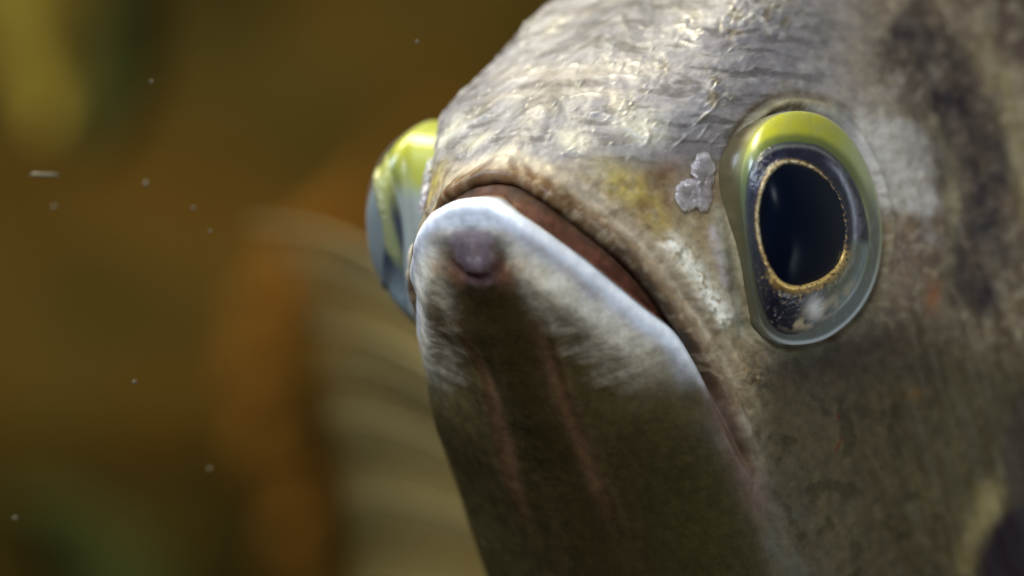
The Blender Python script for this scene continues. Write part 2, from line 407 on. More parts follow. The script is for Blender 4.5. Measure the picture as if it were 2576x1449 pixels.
# upper jaw and cheek
ch = upper * sm(V, 380, 470) * (1 - sm(U, 1850, 1950))
mix(ch, (.29, .225, .115), .85)
mix(ch * sm(med, -.2, .5), (.34, .24, .11), .7)
mix(upper * blob(U, V, 1570, 460, 90, 40, 40), (.52, .42, .09), .7)
mix(upper * blob(U, V, 1640, 520, 30, 70, -30), (.46, .34, .07), .6)
mix(upper * blob(U, V, 1622, 520, 22, 26), (.15, .07, .03), .7)
mix(upper * blob(U, V, 1672, 440, 40, 30, -30), (.20, .09, .03), .75)
mix(upper * blob(U, V, 1742, 470, 70, 80) * .6, (.30, .24, .19), .7)
mix(upper * blob(U, V, 1682, 500, 14, 30), (.14, .07, .03), .7)
mix(upper * np.exp(-((dB - 26) / 26) ** 2) * (1 - sm(V, 1000, 1150)), (.24, .165, .11), .85)
mix(upper * np.exp(-((dB - 62) / 17) ** 2) * (1 - sm(V, 560, 720)), (.55, .48, .36), .8)
mix(upper * np.exp(-((dB - 66) / 22) ** 2) * sm(V, 400, 470) * (1 - sm(V, 900, 1050)), (.44, .37, .27), .8)
mix(upper * np.exp(-((dB - 14) / 25) ** 2) * (1 - sm(V, 500, 660)) * (.8 + .6 * nz(24, 3, 52)), (.13, .060, .016), 1.0)
mix(upper * blob(U, V, 1290, 468, 110, 34, 22) * sm(nz(26, 3, 28), -.35, .2), (.16, .075, .03), .85)
mix(upper * blob(U, V, 1240, 412, 40, 16, -8), (.60, .55, .48), .6)
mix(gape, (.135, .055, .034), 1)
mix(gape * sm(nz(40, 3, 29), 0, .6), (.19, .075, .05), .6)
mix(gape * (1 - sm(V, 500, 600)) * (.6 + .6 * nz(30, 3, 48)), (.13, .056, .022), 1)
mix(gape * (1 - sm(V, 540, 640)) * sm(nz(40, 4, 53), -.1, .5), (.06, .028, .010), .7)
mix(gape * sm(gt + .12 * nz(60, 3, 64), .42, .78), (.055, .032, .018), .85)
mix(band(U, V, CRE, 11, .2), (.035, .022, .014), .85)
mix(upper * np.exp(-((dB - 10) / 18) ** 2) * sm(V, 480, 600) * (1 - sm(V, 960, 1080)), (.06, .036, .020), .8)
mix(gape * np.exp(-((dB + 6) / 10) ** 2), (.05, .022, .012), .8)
# ridge and patches near the eye
mix(rid * sm(nz(20, 3, 30), -.8, .0), (.90, .88, .76), .95)
mix(rid * sm(nz(14, 2, 31), .15, .4), (.30, .25, .15), .7)
mix(band(U, V, [(1815,500),(1812,600),(1832,700),(1865,800),(1890,860)], 26, .1), (.30, .31, .26), .7)
mix(band(U, V, [(1790,560),(1800,640),(1822,730)], 10, .1), (.48, .44, .48), .6)
mix(tuft * sm(nz(18, 3, 32), -.3, .2), (.62, .50, .30), .85)
mix(tuft * sm(nz(12, 3, 33), .15, .35), (.25, .12, .04), .8)
mix(band(U, V, [(1850,1020),(1885,1085),(1915,1150)], 14, .2), (.50, .45, .36), .7)
# around the eye
mix(np.exp(-((dE - 24) / 18) ** 2), (.40, .37, .24), .85)
mix(np.exp(-((dE - 4) / 6) ** 2), (.16, .14, .09), .6)
mix(np.exp(-((dE - 46) / 9) ** 2) * (1 - sm(V, 430, 620)), (.17, .12, .07), .6)
mix(np.exp(-((dE - 22) / 20) ** 2) * sm(U, 2050, 2150) * sm(-V, -620, -380), (.27, .30, .34), .8)
# behind the eye
bk = sm(U, 2050, 2350)
mix(bk * (1 + 0 * V), (.155, .11, .068), .85)
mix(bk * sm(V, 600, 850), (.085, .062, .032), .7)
mix(bk * sm(streak(70, 300, 50, 4, 34), -.1, .4), (.27, .225, .15), .8)
pale = sm(blob(U, V, 2260, 420, 105, 190, -15) + .35 * med, .3, .75)
mix(pale, (.62, .59, .55), .85)
mix(sm(blob(U, V, 2300, 640, 90, 120, -10) * 1.1 + .5 * nz(60, 3, 35), .3, .95), (.17, .11, .085), .75)
DK = [(2230,30),(2330,110),(2400,210),(2440,320),(2460,440),(2470,560),(2440,680),(2400,800)]
dk = sm(1.1 * band(U, V, DK, 120, .06) + .4 * nz(150, 3, 36, (1, .6, 1)), .25, 1.15)

mix(sm(band(U, V, [(2380,-100),(2500,-10),(2580,90),(2680,260)], 70, .05) + .5 * nz(100, 4, 37), .25, .95), (.05, .03, .028), .7)
mix(sm(band(U, V, [(2260,30),(2330,130),(2350,240)], 26, .1) + .4 * nz(50, 3, 38), .2, 1.0), (.36, .33, .29), .4)
mix(sm(band(U, V, [(2440,60),(2520,220),(2570,400),(2590,600)], 45, .1) + .4 * nz(70, 3, 39), .2, 1.0), (.34, .28, .12), .5)
mix(sm(band(U, V, [(2330,260),(2390,400),(2400,560),(2380,760)], 22, .1) + .4 * nz(60, 3, 40), .25, 1.0), (.36, .32, .18), .7)
mix(bk * sm(nz(75, 5, 54, (1, .55, 1)), .0, .4) * (1 - pale * .6), (.08, .06, .042), .4)
mix(bk * sm(-nz(60, 5, 55, (1, .5, 1)), .08, .45), (.34, .30, .22), .3)
mix(upper * (1 - gape) * sm(nz(38, 5, 56), .1, .45) * sm(V, 380, 470) * (1 - rid), (.20, .14, .075), .5)
mix(upper * (1 - gape) * (1 - fz) * sm(-nz(30, 4, 57), .1, .45), (.46, .40, .28), .35)
mix(dk * (.9 + .5 * nz(60, 4, 49)), (.035, .028, .031), .82)
# gill cover, lower right
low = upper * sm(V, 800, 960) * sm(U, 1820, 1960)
mix(low, (.060, .046, .019), .93)  # olive-brown, darkened to carry the light fading down the cheek
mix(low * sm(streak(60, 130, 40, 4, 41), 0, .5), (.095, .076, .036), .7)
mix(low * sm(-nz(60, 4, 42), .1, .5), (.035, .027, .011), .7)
mix(low * blob(U, V, 2440, 1000, 110, 260, 15), (.115, .095, .052), .5)
mix(low * blob(U, V, 2330, 930, 36, 160, 18), (.075, .06, .035), .6)
mix(blob(U, V, 2120, 900, 190, 50, -20), (.06, .045, .035), .8)  # shade below the eye painted into the skin colour
mix(blob(U, V, 2230, 880, 240, 110, -25) * upper, (.045, .034, .023), .75)  # wider under-eye shade, also painted in
mix(blob(U, V, 2350, 745, 18, 40, 10), (.26, .08, .02), .55)
mix(blob(U, V, 2300, 990, 26, 16), (.20, .11, .03), .4)
mix(blob(U, V, 2490, 1280, 36, 70, 20), (.42, .35, .17), .8)
mix(band(U, V, [(2500,1200),(2460,1330),(2420,1460)], 34, .1), (.24, .19, .08), .6)
mix(sm(blob(U, V, 2590, 1400, 130, 160, 30), .25, .6), (.02, .012, .018), .97)
mix(sm(blob(U, V, 2570, 1130, 60, 200, 5), .4, .8), (.06, .045, .035), .7)
for (u0, v0, ru, rv, an) in [(2110, 1120, 4, 18, 25), (1637, 968, 4, 9, 0), (2108, 1048, 6, 6, 0)]:
    mix(blob(U, V, u0, v0, ru, rv, an), (.10, .02, .012), .9)
# lower jaw
mix(jaw, (.070, .052, .018), .97)
mix(jaw * sm(med, -.1, .5), (.095, .072, .028), .6)
mix(jaw * sm(V, 640, 700) * np.exp(-(offm / 105) ** 4), (.036, .024, .008), .95)
mix(jaw * sm(V, 780, 1150), (.040, .031, .011), .7)  # dark chin pigment with its underside shade painted in
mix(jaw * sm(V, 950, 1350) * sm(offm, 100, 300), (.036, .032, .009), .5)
dd = np.clip(-dA, 0, 999)
cream = jaw * (1 - sm(dd + 30 * streak(-20, 130, 26, 3, 43) + 30 * nz(70, 3, 47), 105, 235)) * (1 - sm(tA, .55, .84)) * sm(offm - .10 * (V - 640), 62, 125)
mix(cream * (.8 + .3 * streak(-20, 120, 24, 3, 45)), (.60, .56, .46), .92)
mix(jaw * blob(U, V, 1390, 695, 80, 46, 25), (.80, .76, .62), .9)
mix(jaw * blob(U, V, 1500, 770, 90, 34, 40), (.60, .59, .54), .8)
mix(jaw * blob(U, V, 1400, 700, 22, 18), (.92, .90, .84), .8)
mix(band(U, V, [(1770,935),(1815,1040),(1860,1140),(1905,1250),(1940,1350)], 34, .25), (.12, .072, .05), .75)
mix(gro, (.15, .080, .045), .7)
liprim = jaw * np.exp(-(np.clip(-dA - 40 + 14 * sm(offm, 60, 220) + 14 * nz(70, 3, 62), 0, 999) / 28) ** 2) * (1 - sm(tA, .66, .86))
mix(liprim, (.60, .66, .78), .97)  # pale lip, its bluish sheen painted into the colour
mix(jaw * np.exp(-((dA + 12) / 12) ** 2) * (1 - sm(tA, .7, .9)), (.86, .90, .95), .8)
mix(jaw * blob(U, V, 1800, 960, 26, 110, -28), (.32, .27, .29), .8)
mix(jaw * blob(U, V, 1220, 560, 60, 34) * sm(offm, -20, 60), (.50, .52, .54), .6)
mix(jaw * blob(U, V, 1262, 585, 40, 10, 10), (.40, .31, .18), .4)
mix(jaw * sm(knob, .1, .75), (.21, .165, .195), .85)
mix(jaw * blob(U, V, 1212, 700, 50, 16, 8), (.05, .03, .035), .85)
mix(jaw * blob(U, V, 1222, 650, 12, 34, 8), (.12, .09, .11), .7)
mix(jaw * knob * sm(nz(50, 2, 44), 0, .5), (.36, .32, .38), .4)
mix(jaw * band(U, V, [(1290, 575), (1370, 630), (1460, 705), (1540, 775)], 11, .25), (.34, .33, .36), .6)
mix(jaw * np.exp(-((np.hypot(offm, (V - 632)) - 66) / 16) ** 2) * sm(V, 620, 680), (.09, .05, .055), .9)
mix(jaw * blob(U, V, 1275, 690, 24, 34, -20), (.26, .12, .07), .7)
mix(jaw * blob(U, V, 1308, 665, 22, 22), (.60, .45, .30), .6)
mix(thr, (.72, .72, .72), .45)  # glints on the mucus threads, painted as a pale tint
col *= (1 + (.22 * fin_ + .12 * nz(9, 2, 46)) * (1 - .8 * liprim))[..., None]
col *= (1 - .16 * fz)[..., None]
gloss = .15 + .30 * fz * sm(nz(70, 3, 14), -.3, .4) + .3 * liprim + .8 * thr + .35 * gran - .2 * gape + .25 * rid - .15 * low + .15 * med
gloss = np.clip(gloss, 0, 1); slick = np.clip(liprim + gape + .5 * jaw, 0, 1)

nr, nc = U.shape
verts = np.vstack([P2.reshape(-1, 3), mirror(P2[:, 1:].reshape(-1, 3))])
fa = grid_faces(nr, nc, flip=False)
off0 = nr * nc
idx = np.zeros((nr, nc), int); idx[:, 0] = np.arange(nr) * nc; idx[:, 1:] = off0 + np.arange(nr)[:, None] * (nc - 1) + np.arange(nc - 1)[None]
fb = np.stack([idx[:-1, :-1], idx[1:, :-1], idx[1:, 1:], idx[:-1, 1:]], -1).reshape(-1, 4)
faces = np.vstack([fa, fb])
# consistent outward normals: check one face
a, b_, c_ = verts[fa[5000][0]], verts[fa[5000][1]], verts[fa[5000][2]]
if np.cross(b_ - a, c_ - a) @ (a - C0) > 0: faces = faces[:, ::-1]
# close the far end of the body behind, where the two sides meet
last = np.arange(nr) * nc + nc - 1; lastm = idx[:, -1]
cap = np.stack([last[:-1], lastm[:-1], lastm[1:], last[1:]], -1)
faces = np.vstack([faces, cap])
asym = sm(offm, 0, 30) * nz(48, 4, 59) * .38
colf = col * (1 + asym[..., None]) * (1 - .25 * (jaw * knob)[..., None])
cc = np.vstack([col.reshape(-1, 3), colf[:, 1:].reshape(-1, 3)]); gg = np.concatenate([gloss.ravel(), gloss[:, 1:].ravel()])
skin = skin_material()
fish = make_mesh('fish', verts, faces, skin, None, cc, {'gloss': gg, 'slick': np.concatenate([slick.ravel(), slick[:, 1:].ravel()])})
tag(fish, 'mottled grey-brown fish seen head-on with upturned mouth, white-edged lower lip and yellow-rimmed eyes', 'fish')

# ------------------------------------------------------------------ eyes
LIM_F, LIM_B = 515.0, 615.0
def limb_L(u, v):         # plane of the eye opening
    return LIM_F + (LIM_B - LIM_F) * (u - 1862) / 357.0 - 6 * ((v - 570) / 300.0) ** 2
def disc(poly, center, nrad, nth, Lfun, skirt=True, rmin=0.0):
    poly = np.array(poly); c = np.array(center, float)
    seg = np.linalg.norm(np.diff(np.vstack([poly, poly[:1]]), axis=0), axis=1); cum = np.r_[0, np.cumsum(seg)]
    s = np.linspace(0, cum[-1], nth, endpoint=False)
    px = np.interp(s, cum, np.r_[poly[:, 0], poly[0, 0]]); py = np.interp(s, cum, np.r_[poly[:, 1], poly[0, 1]])
    r = np.linspace(rmin if rmin else .002, 1, nrad)[:, None]
    u = c[0] + r * (px - c[0])[None]; v = c[1] + r * (py - c[1])[None]
    return u, v, np.repeat(r, nth, 1)
def dome(h, r, p=2.0): return h * (1 - np.clip(r, 0, 1) ** p) ** .85
EC = (2030, 570)
PUP = catmull([(1990,408),(2050,428),(2098,478),(2124,545),(2125,620),(2106,670),(2062,706),(2003,722),(1960,706),(1930,660),(1912,600),(1908,530),(1924,462),(1953,421)], 8, True)
IRI = catmull([(1985,352),(2060,362),(2122,410),(2164,480),(2186,560),(2187,635),(2160,715),(2112,780),(2050,826),(1990,848),(1945,830),(1912,770),(1892,680),(1876,580),(1872,490),(1888,412),(1930,366)], 8, True)
def eye_surface0(u, v, extra=0.0):
    """lateral height of the eyeball at a drawn point"""
    pts = np.array(EYE) - np.array(EC)
    ang = np.arctan2(pts[:, 1], pts[:, 0]); rad = np.hypot(pts[:, 0], pts[:, 1]); o = np.argsort(ang); ang, rad = ang[o], rad[o]
    a = np.arctan2(v - EC[1], u - EC[0]); R = np.interp(a, np.r_[ang - 2 * np.pi, ang, ang + 2 * np.pi], np.r_[rad, rad, rad])
    r = np.hypot(u - EC[0], v - EC[1]) / R
    return limb_L(u, v) + dome(104.0, r, 2.2) + extra * (1 - np.clip(r, 0, 1) ** 2.5)
eye_m = pigment_material('eyeball', .28, .45, None, (900, .06), 0, .75)
iris_m = pigment_material('iris', .30, .5, 'metal', (1500, .5))
m, nt, b = material('pupil'); b.inputs['Base Color'].default_value = (.0022, .0045, .012, 1); b.inputs['Roughness'].default_value = .3; b.inputs['Specular IOR Level'].default_value = .05; pup_m = m
m, nt, b = material('sheen_painted_pupil'); b.inputs['Base Color'].default_value = (.15, .18, .19, 1); b.inputs['Roughness'].default_value = .3; farpup_m = m  # dark pupil; silvery grazing-angle sheen painted into the colour
corn_m = cornea_material()
def build_eye(far):
    def eye_surface(u, v, extra=0.0):
        L = eye_surface0(u, v, extra)
        return L + (24 * np.exp(-((v - 300) / 130.0) ** 2) if far else 0)
    f = (lambda P: mirror(P)) if far else (lambda P: P)
    nth = 420
    # eyeball
    u, v, r = disc(EYE, EC, 110, nth, None)
    L = eye_surface(u, v)
    Pp = place(u, v, L).reshape(-1, nth, 3)
    sk = [place(u[-1], v[-1], L[-1] - d) - np.array([0, 0, 0]) for d in (0,)]
    ring1 = Pp[-1] - LV * 26 + (Pp[-1].mean(0) - Pp[-1]) * .010
    ring2 = Pp[-1] - LV * 110 + (Pp[-1].mean(0) - Pp[-1]) * .05
    Pall = np.concatenate([Pp, ring1[None], ring2[None]], 0)
    ua = np.vstack([u, u[-1:], u[-1:]]); va = np.vstack([v, v[-1:], v[-1:]]); ra = np.vstack([r, r[-1:], r[-1:]])
    dI, _, _ = dist_line(ua, va, IRI, True); dI = np.where(inside(ua, va, IRI), -dI, dI)
    a3 = np.stack([ua, va, np.full_like(ua, 5.0)], -1)
    n1 = fbm(a3, 40, 4, .5, 50); n2 = fbm(a3 * np.array([1, .4, 1]), 14, 3, .5, 51)
    c = np.zeros(ua.shape + (3,)) + hexc(.30, .35, .35)
    def mx(mask, cc, amt=1.0):
        nonlocal c
        k = np.clip(mask * amt, 0, 1)[..., None]; c = c * (1 - k) + hexc(*cc) * k
    top = sm(-va, -600, -450)
    mx(top, (.36, .38, .13), .95)
    mx(sm(-va, -500 if far else -430, -330) * (1 + (0 if far else .5) * n1), (.43, .42, .022), .95)
    mx(sm(-va, -470, -330) * sm(n2, .1, .6) * (0 if far else 1), (.34, .36, .03), .6)
    mx(sm(dI, 10, 30) * sm(ua, 2080, 2190) * top, (.50, .60, .30), .7)
    mx(np.exp(-(dI / 12) ** 2) * top, (.10, .14, .03), .6)
    mx(sm(va, 560, 720), (.80, .90, .95), .95)  # bottom paled: light glowing through the clear rim, painted in
    mx(sm(ua, 2130, 2190) * (1 - sm(va, 680, 780)), (.46, .50, .24), .8)
    mx(sm(va, 600, 700) * sm(n1, 0, .6), (.26, .31, .29), .5)
    mx(sm(ra, .945, .975) * sm(va, 600, 740), (.80, .88, .92), .85)  # bright lower rim, same painted glow
    mx(sm(ra, .955, .985) * (1 - sm(va, 560, 700)) * sm(va, 380, 460), (.50, .54, .24), .8)
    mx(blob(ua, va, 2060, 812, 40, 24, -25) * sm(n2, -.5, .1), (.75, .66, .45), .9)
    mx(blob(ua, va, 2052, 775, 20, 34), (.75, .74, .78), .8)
    if not far:
        glass = sm(ra, .80, .86) * (1 - sm(ra, .952, .985)) * sm(va, 430, 560)
        mx(glass, (.085, .10, .085), .85)
        mx(glass * sm(n2 + .4 * n1, .1, .7), (.30, .33, .30), .5)
        lft = (1 - sm(ua, 1900, 1960)) * sm(va, 400, 480) * (1 - sm(va, 780, 850))
        mx(lft, (.085, .095, .050), .9)
        mx(sm(dI, 24, 4) * top, (.10, .13, .03), .75)
    if far:
        mx(sm(ua, 2080, 2180) * sm(va, 350, 420), (.50, .50, .06), .8)
    c[-2:] = np.array([.15, .13, .072]) * (1 + .3 * n1[-2:, :, None])
    if far: c[-2:] = np.array([.42, .44, .08])
    if far:
        mx(sm(va, 430, 500) * (1 - sm(ua, 1900, 1980)), (.36, .42, .46), .85)
    else: c[-3] = c[-3] * .5 + np.array([.16, .14, .08]) * .5
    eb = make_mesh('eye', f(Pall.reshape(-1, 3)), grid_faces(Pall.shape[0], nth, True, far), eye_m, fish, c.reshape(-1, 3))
    # iris: dark ring with a metallic gold inner edge
    u, v, r = disc(IRI, (2016, 566), 100, nth, None)
    dP, _, _ = dist_line(u, v, PUP, True); dP = np.where(inside(u, v, PUP), -dP, dP)
    th = np.arctan2(v - 566, u - 2016)
    a3 = np.stack([u, v, np.full_like(u, 9.0)], -1)
    n1 = fbm(a3, 34, 4, .55, 60); n2 = fbm(a3, 9, 3, .6, 61)
    if far: n1 = n1 * 0
    L = eye_surface(u, v) + (1.5 if far else 5) + 7 * np.exp(-((dP - 5) / 7) ** 2) - 16 * (1 - sm(dP, -14, 2)) + 1.5 * n1
    L -= 9 * sm(r, .955, 1.0)
    ridge = np.exp(-((dP - 34 - 8 * n1) / 8) ** 2) * sm(np.cos(th), .2, .8)
    L += 5 * ridge
    c = np.zeros(u.shape + (3,)) + hexc(.008, .010, .026)
    mx(sm(n1, 0, .6), (.022, .022, .045), .7)
    mx(sm(r, .90, .99) * (1 - sm(v, 560, 700)), (.035, .055, .05), .7)
    mx(ridge, (.20, .20, .26), .6)
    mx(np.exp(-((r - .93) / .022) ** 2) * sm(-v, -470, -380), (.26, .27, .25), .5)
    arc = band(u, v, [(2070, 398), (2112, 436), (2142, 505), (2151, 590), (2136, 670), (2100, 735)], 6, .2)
    mx(arc, (.34, .35, .42), .8)  # highlight arc beside the pupil painted into the iris colour
    # lower right: translucent olive-grey sector
    lr = sm(np.cos(th - math.radians(44)), .84, .93) * sm(dP, 10, 22)
    mx(lr, (.16, .17, .12), .9); mx(lr * sm(r, .8, 1), (.28, .36, .36), .8)
    lr2 = sm(np.cos(th - math.radians(68)), .90, .98) * sm(dP, 40, 60)
    mx(lr2 * sm(n1, -.6, .1), (.50, .42, .30), .85)
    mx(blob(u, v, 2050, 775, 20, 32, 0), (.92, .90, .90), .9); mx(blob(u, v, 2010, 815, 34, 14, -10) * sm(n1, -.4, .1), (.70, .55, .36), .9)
    gsp = sm(n2, .45, .7) * blob(u, v, 1945, 795, 22, 30); mx(gsp, (.55, .50, .60), .9)  # small glints painted into the lower iris
    gl = np.exp(-(np.clip(dP - 2.5, 0, 99) / 4.2) ** 2) * (.35 + .65 * sm(n2, -.35, .2)) * sm(np.cos(th - math.radians(200)), -.3, .35) * (1 - .45 * sm(v, 590, 650))
    gb = np.exp(-(np.clip(dP - 5, 0, 99) / 11) ** 2) * sm(np.cos(th - math.radians(76)), .55, .8) * sm(n2, -.7, -.1)
    gr = np.exp(-(np.clip(dP - 1, 0, 99) / 5) ** 2) * .35 * sm(n2, .0, .4)
    gold = np.clip(np.maximum(np.maximum(gl, gb), gr) + .6 * sm(n2, .35, .6) * np.exp(-(np.clip(dP - 20, 0, 99) / 18) ** 2) * sm(np.cos(th - math.radians(95)), .6, .9), 0, 1)
    mx(gold, (1.0, .66, .22), 1.0)
    mx(gl ** 3 * sm(n2, -.5, .3), (1.0, .90, .66), .9)
    if far:
        gold = gold * 0; c[:] = hexc(.03, .04, .07)
        mx(sm(u, 1884, 1896) * (1 - sm(u, 1904, 1914)) * (1 - sm(v, 620, 700)), (.30, .34, .16), .7); mx(1 - sm(v, 380, 560), (.44, .44, .10), .9); mx(sm(u, 2120, 2175), (.48, .50, .07), .9); mx(sm(v, 640, 760), (.30, .38, .42), .6)
    Pp = place(u, v, L)
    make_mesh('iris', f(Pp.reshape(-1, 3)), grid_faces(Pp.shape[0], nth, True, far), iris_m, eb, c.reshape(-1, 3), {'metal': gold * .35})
    # pupil: the bulging lens
    u, v, r = disc(PUP, (2016, 566), 40, 200, None)
    L = eye_surface(u, v) + 2 + 12 * (1 - r ** 2)
    Pp = place(u, v, L)
    make_mesh('pupil', f(Pp.reshape(-1, 3)), grid_faces(40, 200, True, far), farpup_m if far else pup_m, eb)
    # cornea: clear shell over everything
    u, v, r = disc(EYE, EC, 60, 240, None)
    L = eye_surface(u, v, 12.0 if far else 24.0) + 1.5
    Pp = place(u, v, L)
    rg = Pp[-1] - LV * 22
    Pp = np.concatenate([Pp, rg[None]], 0)
    make_mesh('cornea', f(Pp.reshape(-1, 3)), grid_faces(Pp.shape[0], 240, True, far), corn_m, eb)
    return eb
e1 = build_eye(False); e2 = build_eye(True)
e2['label'] = 'far eye bulging past the snout, mostly yellow'

# ------------------------------------------------------------------ nostril flaps
def flap_mesh(polys, h):
    vs, fs, cs, o = [], [], [], 0
    for poly, hh in polys:
        pl = catmull(poly, 8, True); c = pl.mean(0)
        pl = pl + 5.5 * np.stack([fbm(np.c_[pl, pl[:, :1] * 0 + 2], 20, 3, .6, 74), fbm(np.c_[pl, pl[:, :1] * 0 + 8], 20, 3, .6, 75)], -1)
        u, v, r = disc(pl, c, 24, 96, None)
        u = c[0] + (u - c[0]) * 1.14; v = c[1] + (v - c[1]) * 1.06
        L = base_L(u, v) + hh * (1 - r ** 2.4) ** .6 - 1 + 3 * fbm(np.stack([u, v, u * 0], -1), 18, 3, .5, 70)
        L -= 7 * np.exp(-(((r) / .5) ** 2))
        vs.append(place(u, v, L).reshape(-1, 3)); fs.append(grid_faces(24, 96, True) + o); o += u.size
        n = fbm(np.stack([u, v, u * 0 + 3], -1), 16, 3, .5, 71)
        base = np.array([.60, .56, .62]) * (1 + .3 * n[..., None]) + np.array([.34, .34, .36]) * np.exp(-((r - .86) / .12) ** 2)[..., None]
        base = base * (1 - .5 * np.exp(-(r / .5) ** 2))[..., None]  # pale rim and dim centre paint the flap's relief shading
        k = sm(r, .84, 1.0)[..., None]; base = base * (1 - k) + np.array([.30, .26, .22]) * k
        cs.append(base.reshape(-1, 3))
    return np.vstack(vs), np.vstack(fs), np.vstack(cs)
flap_m = pigment_material('pale_flap', .15, .6, None, (700, .35), .6, .3)
flap_m.node_tree.nodes['Principled BSDF'].inputs['Alpha'].default_value = .55
F1 = [([(1734,448),(1754,462),(1762,492),(1754,520),(1728,532),(1710,522),(1700,495),(1708,462)], 17)]
F2 = [([(1746,402),(1764,382),(1786,390),(1800,424),(1791,456),(1793,498),(1781,530),(1760,534),(1756,500),(1750,466),(1741,432)], 21)]
for far in (False, True):
    for F in (F1, F2):
        vv, ff, c = flap_mesh(F, 20)
        if far: vv = mirror(vv); ff = ff[:, ::-1]
        make_mesh('nostril_flap', vv, ff, flap_m, fish, c)

# ------------------------------------------------------------------ pectoral fin on the far side
def fin():
    m, nt, b = material('fin_membrane'); b.inputs['Base Color'].default_value = (.24, .185, .065, 1); b.inputs['Roughness'].default_value = .6
    tr = N(nt, 'ShaderNodeBsdfTransparent'); mx = N(nt, 'ShaderNodeMixShader'); mx.inputs[0].default_value = .36; ea = N(nt, 'ShaderNodeAttribute', attribute_name='thickness'); nt.links.new(ea.outputs['Fac'], mx.inputs[0])
    nt.links.new(tr.outputs[0], mx.inputs[1]); nt.links.new(b.outputs[0], mx.inputs[2]); nt.links.new(mx.outputs[0], nt.nodes['Material Output'].inputs['Surface'])
    mr, nt2, b2 = material('fin_ray'); b2.inputs['Base Color'].default_value = (.20, .16, .07, 1); b2.inputs['Roughness'].default_value = .5
    # ray curves (drawn) from the root behind the jaw to the tips; depth grows towards the tips
    RAYS = [[(1220,900),(1080,740),(930,635),(790,580),(630,562)], [(1240,960),(1090,800),(950,712),(820,665),(700,650)],
            [(1270,1080),(1120,945),(990,868),(880,830),(780,815)], [(1290,1140),(1140,1020),(1010,945),(900,905),(800,900)],
            [(1330,1260),(1190,1160),(1060,1090),(930,1050),(820,1045)], [(1370,1400),(1240,1330),(1110,1280),(980,1250),(860,1250)],
            [(1410,1560),(1280,1530),(1150,1500),(1020,1480),(890,1480)]]
    RW = [17, 9, 14, 8, 11, 9, 10]
    D0, D1 = 2600, 4400
    curves = [catmull(r, 10) for r in RAYS]; n = len(curves[0])
    G = []
    for k, c in enumerate(curves):
        t = np.linspace(0, 1, n)
        G.append(np.array([at_depth(p[0], p[1], D0 + (D1 - D0) * tt + 30 * math.sin(k * 2.1)) for p, tt in zip(c, t)]))
        root = O0 - FV * 2550 - LV * 650; root = np.array([root[0], root[1], CY - (1060 + 42 * k)])   # the fin springs from the far flank
        w_ = np.linspace(0, 1, 14, endpoint=False)[:, None]
        G[-1] = np.vstack([root * (1 - w_) + G[-1][0] * w_, G[-1]])
    n += 14
    G = np.array(G)
    # membrane: finely interpolated between rays, sagging, with thickness
    nk = (len(G) - 1) * 6 + 1; kk = np.linspace(0, len(G) - 1, nk); i0 = np.minimum(kk.astype(int), len(G) - 2); fr = kk - i0
    M = G[i0] * (1 - fr)[:, None, None] + G[i0 + 1] * fr[:, None, None]
    M[..., 1] += 18 * np.sin(fr * np.pi)[:, None]
    back = M + np.array([0, 5.0, 0])
    vv = np.vstack([M.reshape(-1, 3), back.reshape(-1, 3)]); f1 = grid_faces(nk, n); f2 = grid_faces(nk, n, flip=True) + nk * n
    th_ = np.repeat((.60 * (1 - np.linspace(0, 1, n) ** 4) + .05)[None], nk, 0) * (.8 + .3 * np.cos(fr * 2 * np.pi))[:, None]
    fo = make_mesh('pectoral_fin', vv, np.vstack([f1, f2]), m, fish, None, {'thickness': np.concatenate([th_.ravel(), th_.ravel()])})
    for g, rw in zip(G, RW):
        nth = 8; T = np.gradient(g, axis=0); T /= np.linalg.norm(T, axis=1)[:, None]
        A = np.cross(T, [0, 1, 0]); A /= np.linalg.norm(A, axis=1)[:, None]; B = np.cross(T, A)
        rad = np.linspace(rw * 1.3, rw * .35, len(g))[:, None, None]
        an = np.linspace(0, 2 * np.pi, nth, endpoint=False)
        ring = g[:, None] + rad * (np.cos(an)[None, :, None] * A[:, None] + np.sin(an)[None, :, None] * B[:, None])
        make_mesh('fin_ray', ring.reshape(-1, 3), grid_faces(len(g), nth, True), mr, fo)
fin()

# ------------------------------------------------------------------ background: tank wall, driftwood, plants (far out of focus)
def backdrop():
    y0 = 22000; n = 90
    uu = np.linspace(-14000, 18000, n); vv = np.linspace(-11000, 13000, n); Ug, Vg = np.meshgrid(uu, vv)
    p = np.stack([Ug, np.full_like(Ug, y0) , -Vg + 700], -1)
    p[..., 1] += 700 * fbm(p, 3000, 4, .5, 80)
    m = mottled('rock_wall', (.022, .019, .003), (.085, .045, .006), 11.0, (.050, .034, .005), detail=3)
    o = make_mesh('rock_wall', p.reshape(-1, 3), grid_faces(n, n), m); tag(o, kind='structure')
backdrop()
def trunk(name, path, depth, radii, mat, label, cat, seed=0, group=None):
    c = catmull(path, 24); g = np.array([at_depth(p[0], p[1], depth) for p in c])
    r = np.interp(np.linspace(0, 1, len(g)), np.linspace(0, 1, len(radii)), radii) * (DC + depth) / DC
    T = np.gradient(g, axis=0); T /= np.linalg.norm(T, axis=1)[:, None]
    A = np.cross(T, [0, 1, 0]); A /= np.linalg.norm(A, axis=1)[:, None]; B = np.cross(T, A); nth = 72
    an = np.linspace(0, 2 * np.pi, nth, endpoint=False)
    dirs = np.cos(an)[None, :, None] * A[:, None] + np.sin(an)[None, :, None] * B[:, None]
    ring = g[:, None] + r[:, None, None] * dirs
    ring = ring + dirs * (1.1 * r[:, None] * np.clip(.55 * fbm(ring, 330, 5, .65, seed), -.5, .8))[..., None]
    o = make_mesh(name, ring.reshape(-1, 3), grid_faces(len(g), nth, True), mat)
    tag(o, label, cat, group); return o
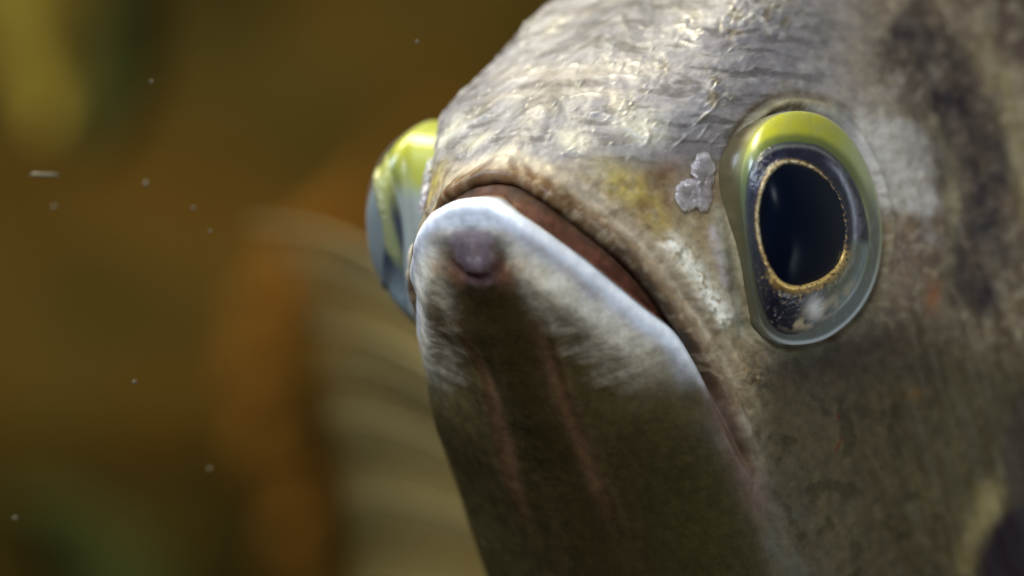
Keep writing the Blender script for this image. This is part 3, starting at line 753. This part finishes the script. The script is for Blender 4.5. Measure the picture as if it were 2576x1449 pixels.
wood = mottled('orange_wood', (.13, .060, .008), (.26, .115, .014), 9.0, (.20, .088, .011))
trunk('driftwood', [(960, 400), (930, 460), (870, 540), (770, 670), (680, 780), (660, 930), (690, 1080), (735, 1230), (765, 1400), (785, 1700), (800, 2100)], 15000,
      [10, 26, 48, 74, 80, 74, 80, 80, 76, 80, 90], wood, 'blurred orange-brown piece of driftwood rising behind the fin', 'driftwood', 81)
def leaf(path, widths, depth, mat, label, seed, bend=260):
    c = catmull(path, 10); n = len(c); s = (DC + depth) / DC
    w = np.interp(np.linspace(0, 1, n), np.linspace(0, 1, len(widths)), widths); T = np.gradient(c, axis=0); T /= np.linalg.norm(T, axis=1)[:, None]
    nn = np.stack([-T[:, 1], T[:, 0]], 1); q = np.linspace(-1, 1, 15)
    uv = c[:, None] + nn[:, None] * (w[:, None] * q[None])[..., None]
    uv = uv + np.stack([26 * fbm(np.stack([uv[..., 0], uv[..., 1], uv[..., 0] * 0 + seed], -1), 120, 3, .5, 90 + seed)] * 2, -1)
    P_ = np.stack([(uv[..., 0] - CX) * s, depth + bend * (q[None] ** 2) + 200 * np.sin(np.linspace(0, 3, n))[:, None] + 0 * uv[..., 0], (CY - uv[..., 1]) * s], -1)
    Q = P_ + np.array([0, 40, 0]); f1 = grid_faces(n, 15); f2 = grid_faces(n, 15, flip=True) + n * 15
    rim = []
    o = make_mesh('leaf', np.vstack([P_.reshape(-1, 3), Q.reshape(-1, 3)]), np.vstack([f1, f2]), mat)
    tag(o, label, 'leaf'); return o
yl = mottled('yellow_leaf', (.22, .165, .025), (.31, .24, .04), 30.0); gl = mottled('dark_leaf', (.016, .019, .004), (.034, .038, .008), 30.0)
leaf([(-160, -400), (-60, -150), (40, 60), (90, 240), (110, 330)], [130, 140, 120, 70, 15], 13000, yl, 'blurred yellow-olive leaf in the upper left corner', 1)
leaf([(330, -300), (320, -50), (290, 150), (250, 300), (200, 420)], [50, 80, 90, 70, 10], 12000, gl, 'dark green blurred leaf beside the yellow leaf', 2)
leaf([(420, 1800), (330, 1600), (230, 1450), (120, 1330), (0, 1260)], [120, 170, 150, 90, 15], 12500, gl, 'dark green blurred leaf along the bottom left edge', 3)

# ------------------------------------------------------------------ specks drifting in the water
spm, nt, b = material('pale_speck'); b.inputs['Base Color'].default_value = (.11, .095, .055, 1)
def speck(u, v, ru, rv, depth, label, ang=0.0):
    s = (DC + depth) / DC; nth, nr_ = 16, 10; vs = []
    rnd = np.random.RandomState(int(u))
    for i in range(nr_):
        ph = math.pi * (i + .5) / nr_
        for j in range(nth):
            t = 2 * math.pi * j / nth; k = 1 + .18 * rnd.uniform(-1, 1)
            x = .85 * ru * math.cos(ph) * k; y = .85 * rv * math.sin(ph) * math.cos(t) * k; z = rv * math.sin(ph) * math.sin(t) * k
            a = math.radians(ang); c = at_depth(u, v, depth)
            vs.append(c + s * np.array([x * math.cos(a) - y * math.sin(a), z, x * math.sin(a) + y * math.cos(a)]))
    o = make_mesh('floating_speck', np.array(vs), grid_faces(nr_, nth, True), spm)
    tag(o, label, 'speck', 'pale specks drifting in the water')
speck(112, 440, 42, 7, 700, 'long pale streak of debris drifting at the far left, level with the eyes', -2)
speck(368, 462, 6, 9, 800, 'small pale speck drifting between the long streak and the fin tip, the higher one')
speck(487, 524, 6, 5, 700, 'pale speck drifting just upper left of the fin tip')
speck(530, 582, 5, 4.5, 600, 'faint speck drifting close beside the pale fin tip')
speck(339, 961, 6.5, 6, 500, 'bright round speck drifting in the dark water left of the orange driftwood')
speck(381, 205, 6, 5, 600, 'lone pale speck drifting in dark water below the upper left leaves')
speck(1050, 105, 5, 6, 500, 'tiny speck drifting left of the forehead near the top edge')
speck(138, 520, 8, 5, 900, 'faint speck drifting just below the long pale streak')
speck(38, 1304, 7, 6, 700, 'pale speck drifting near the bottom left corner')
speck(528, 1180, 7, 6, 900, 'dim speck drifting in front of the lower driftwood')
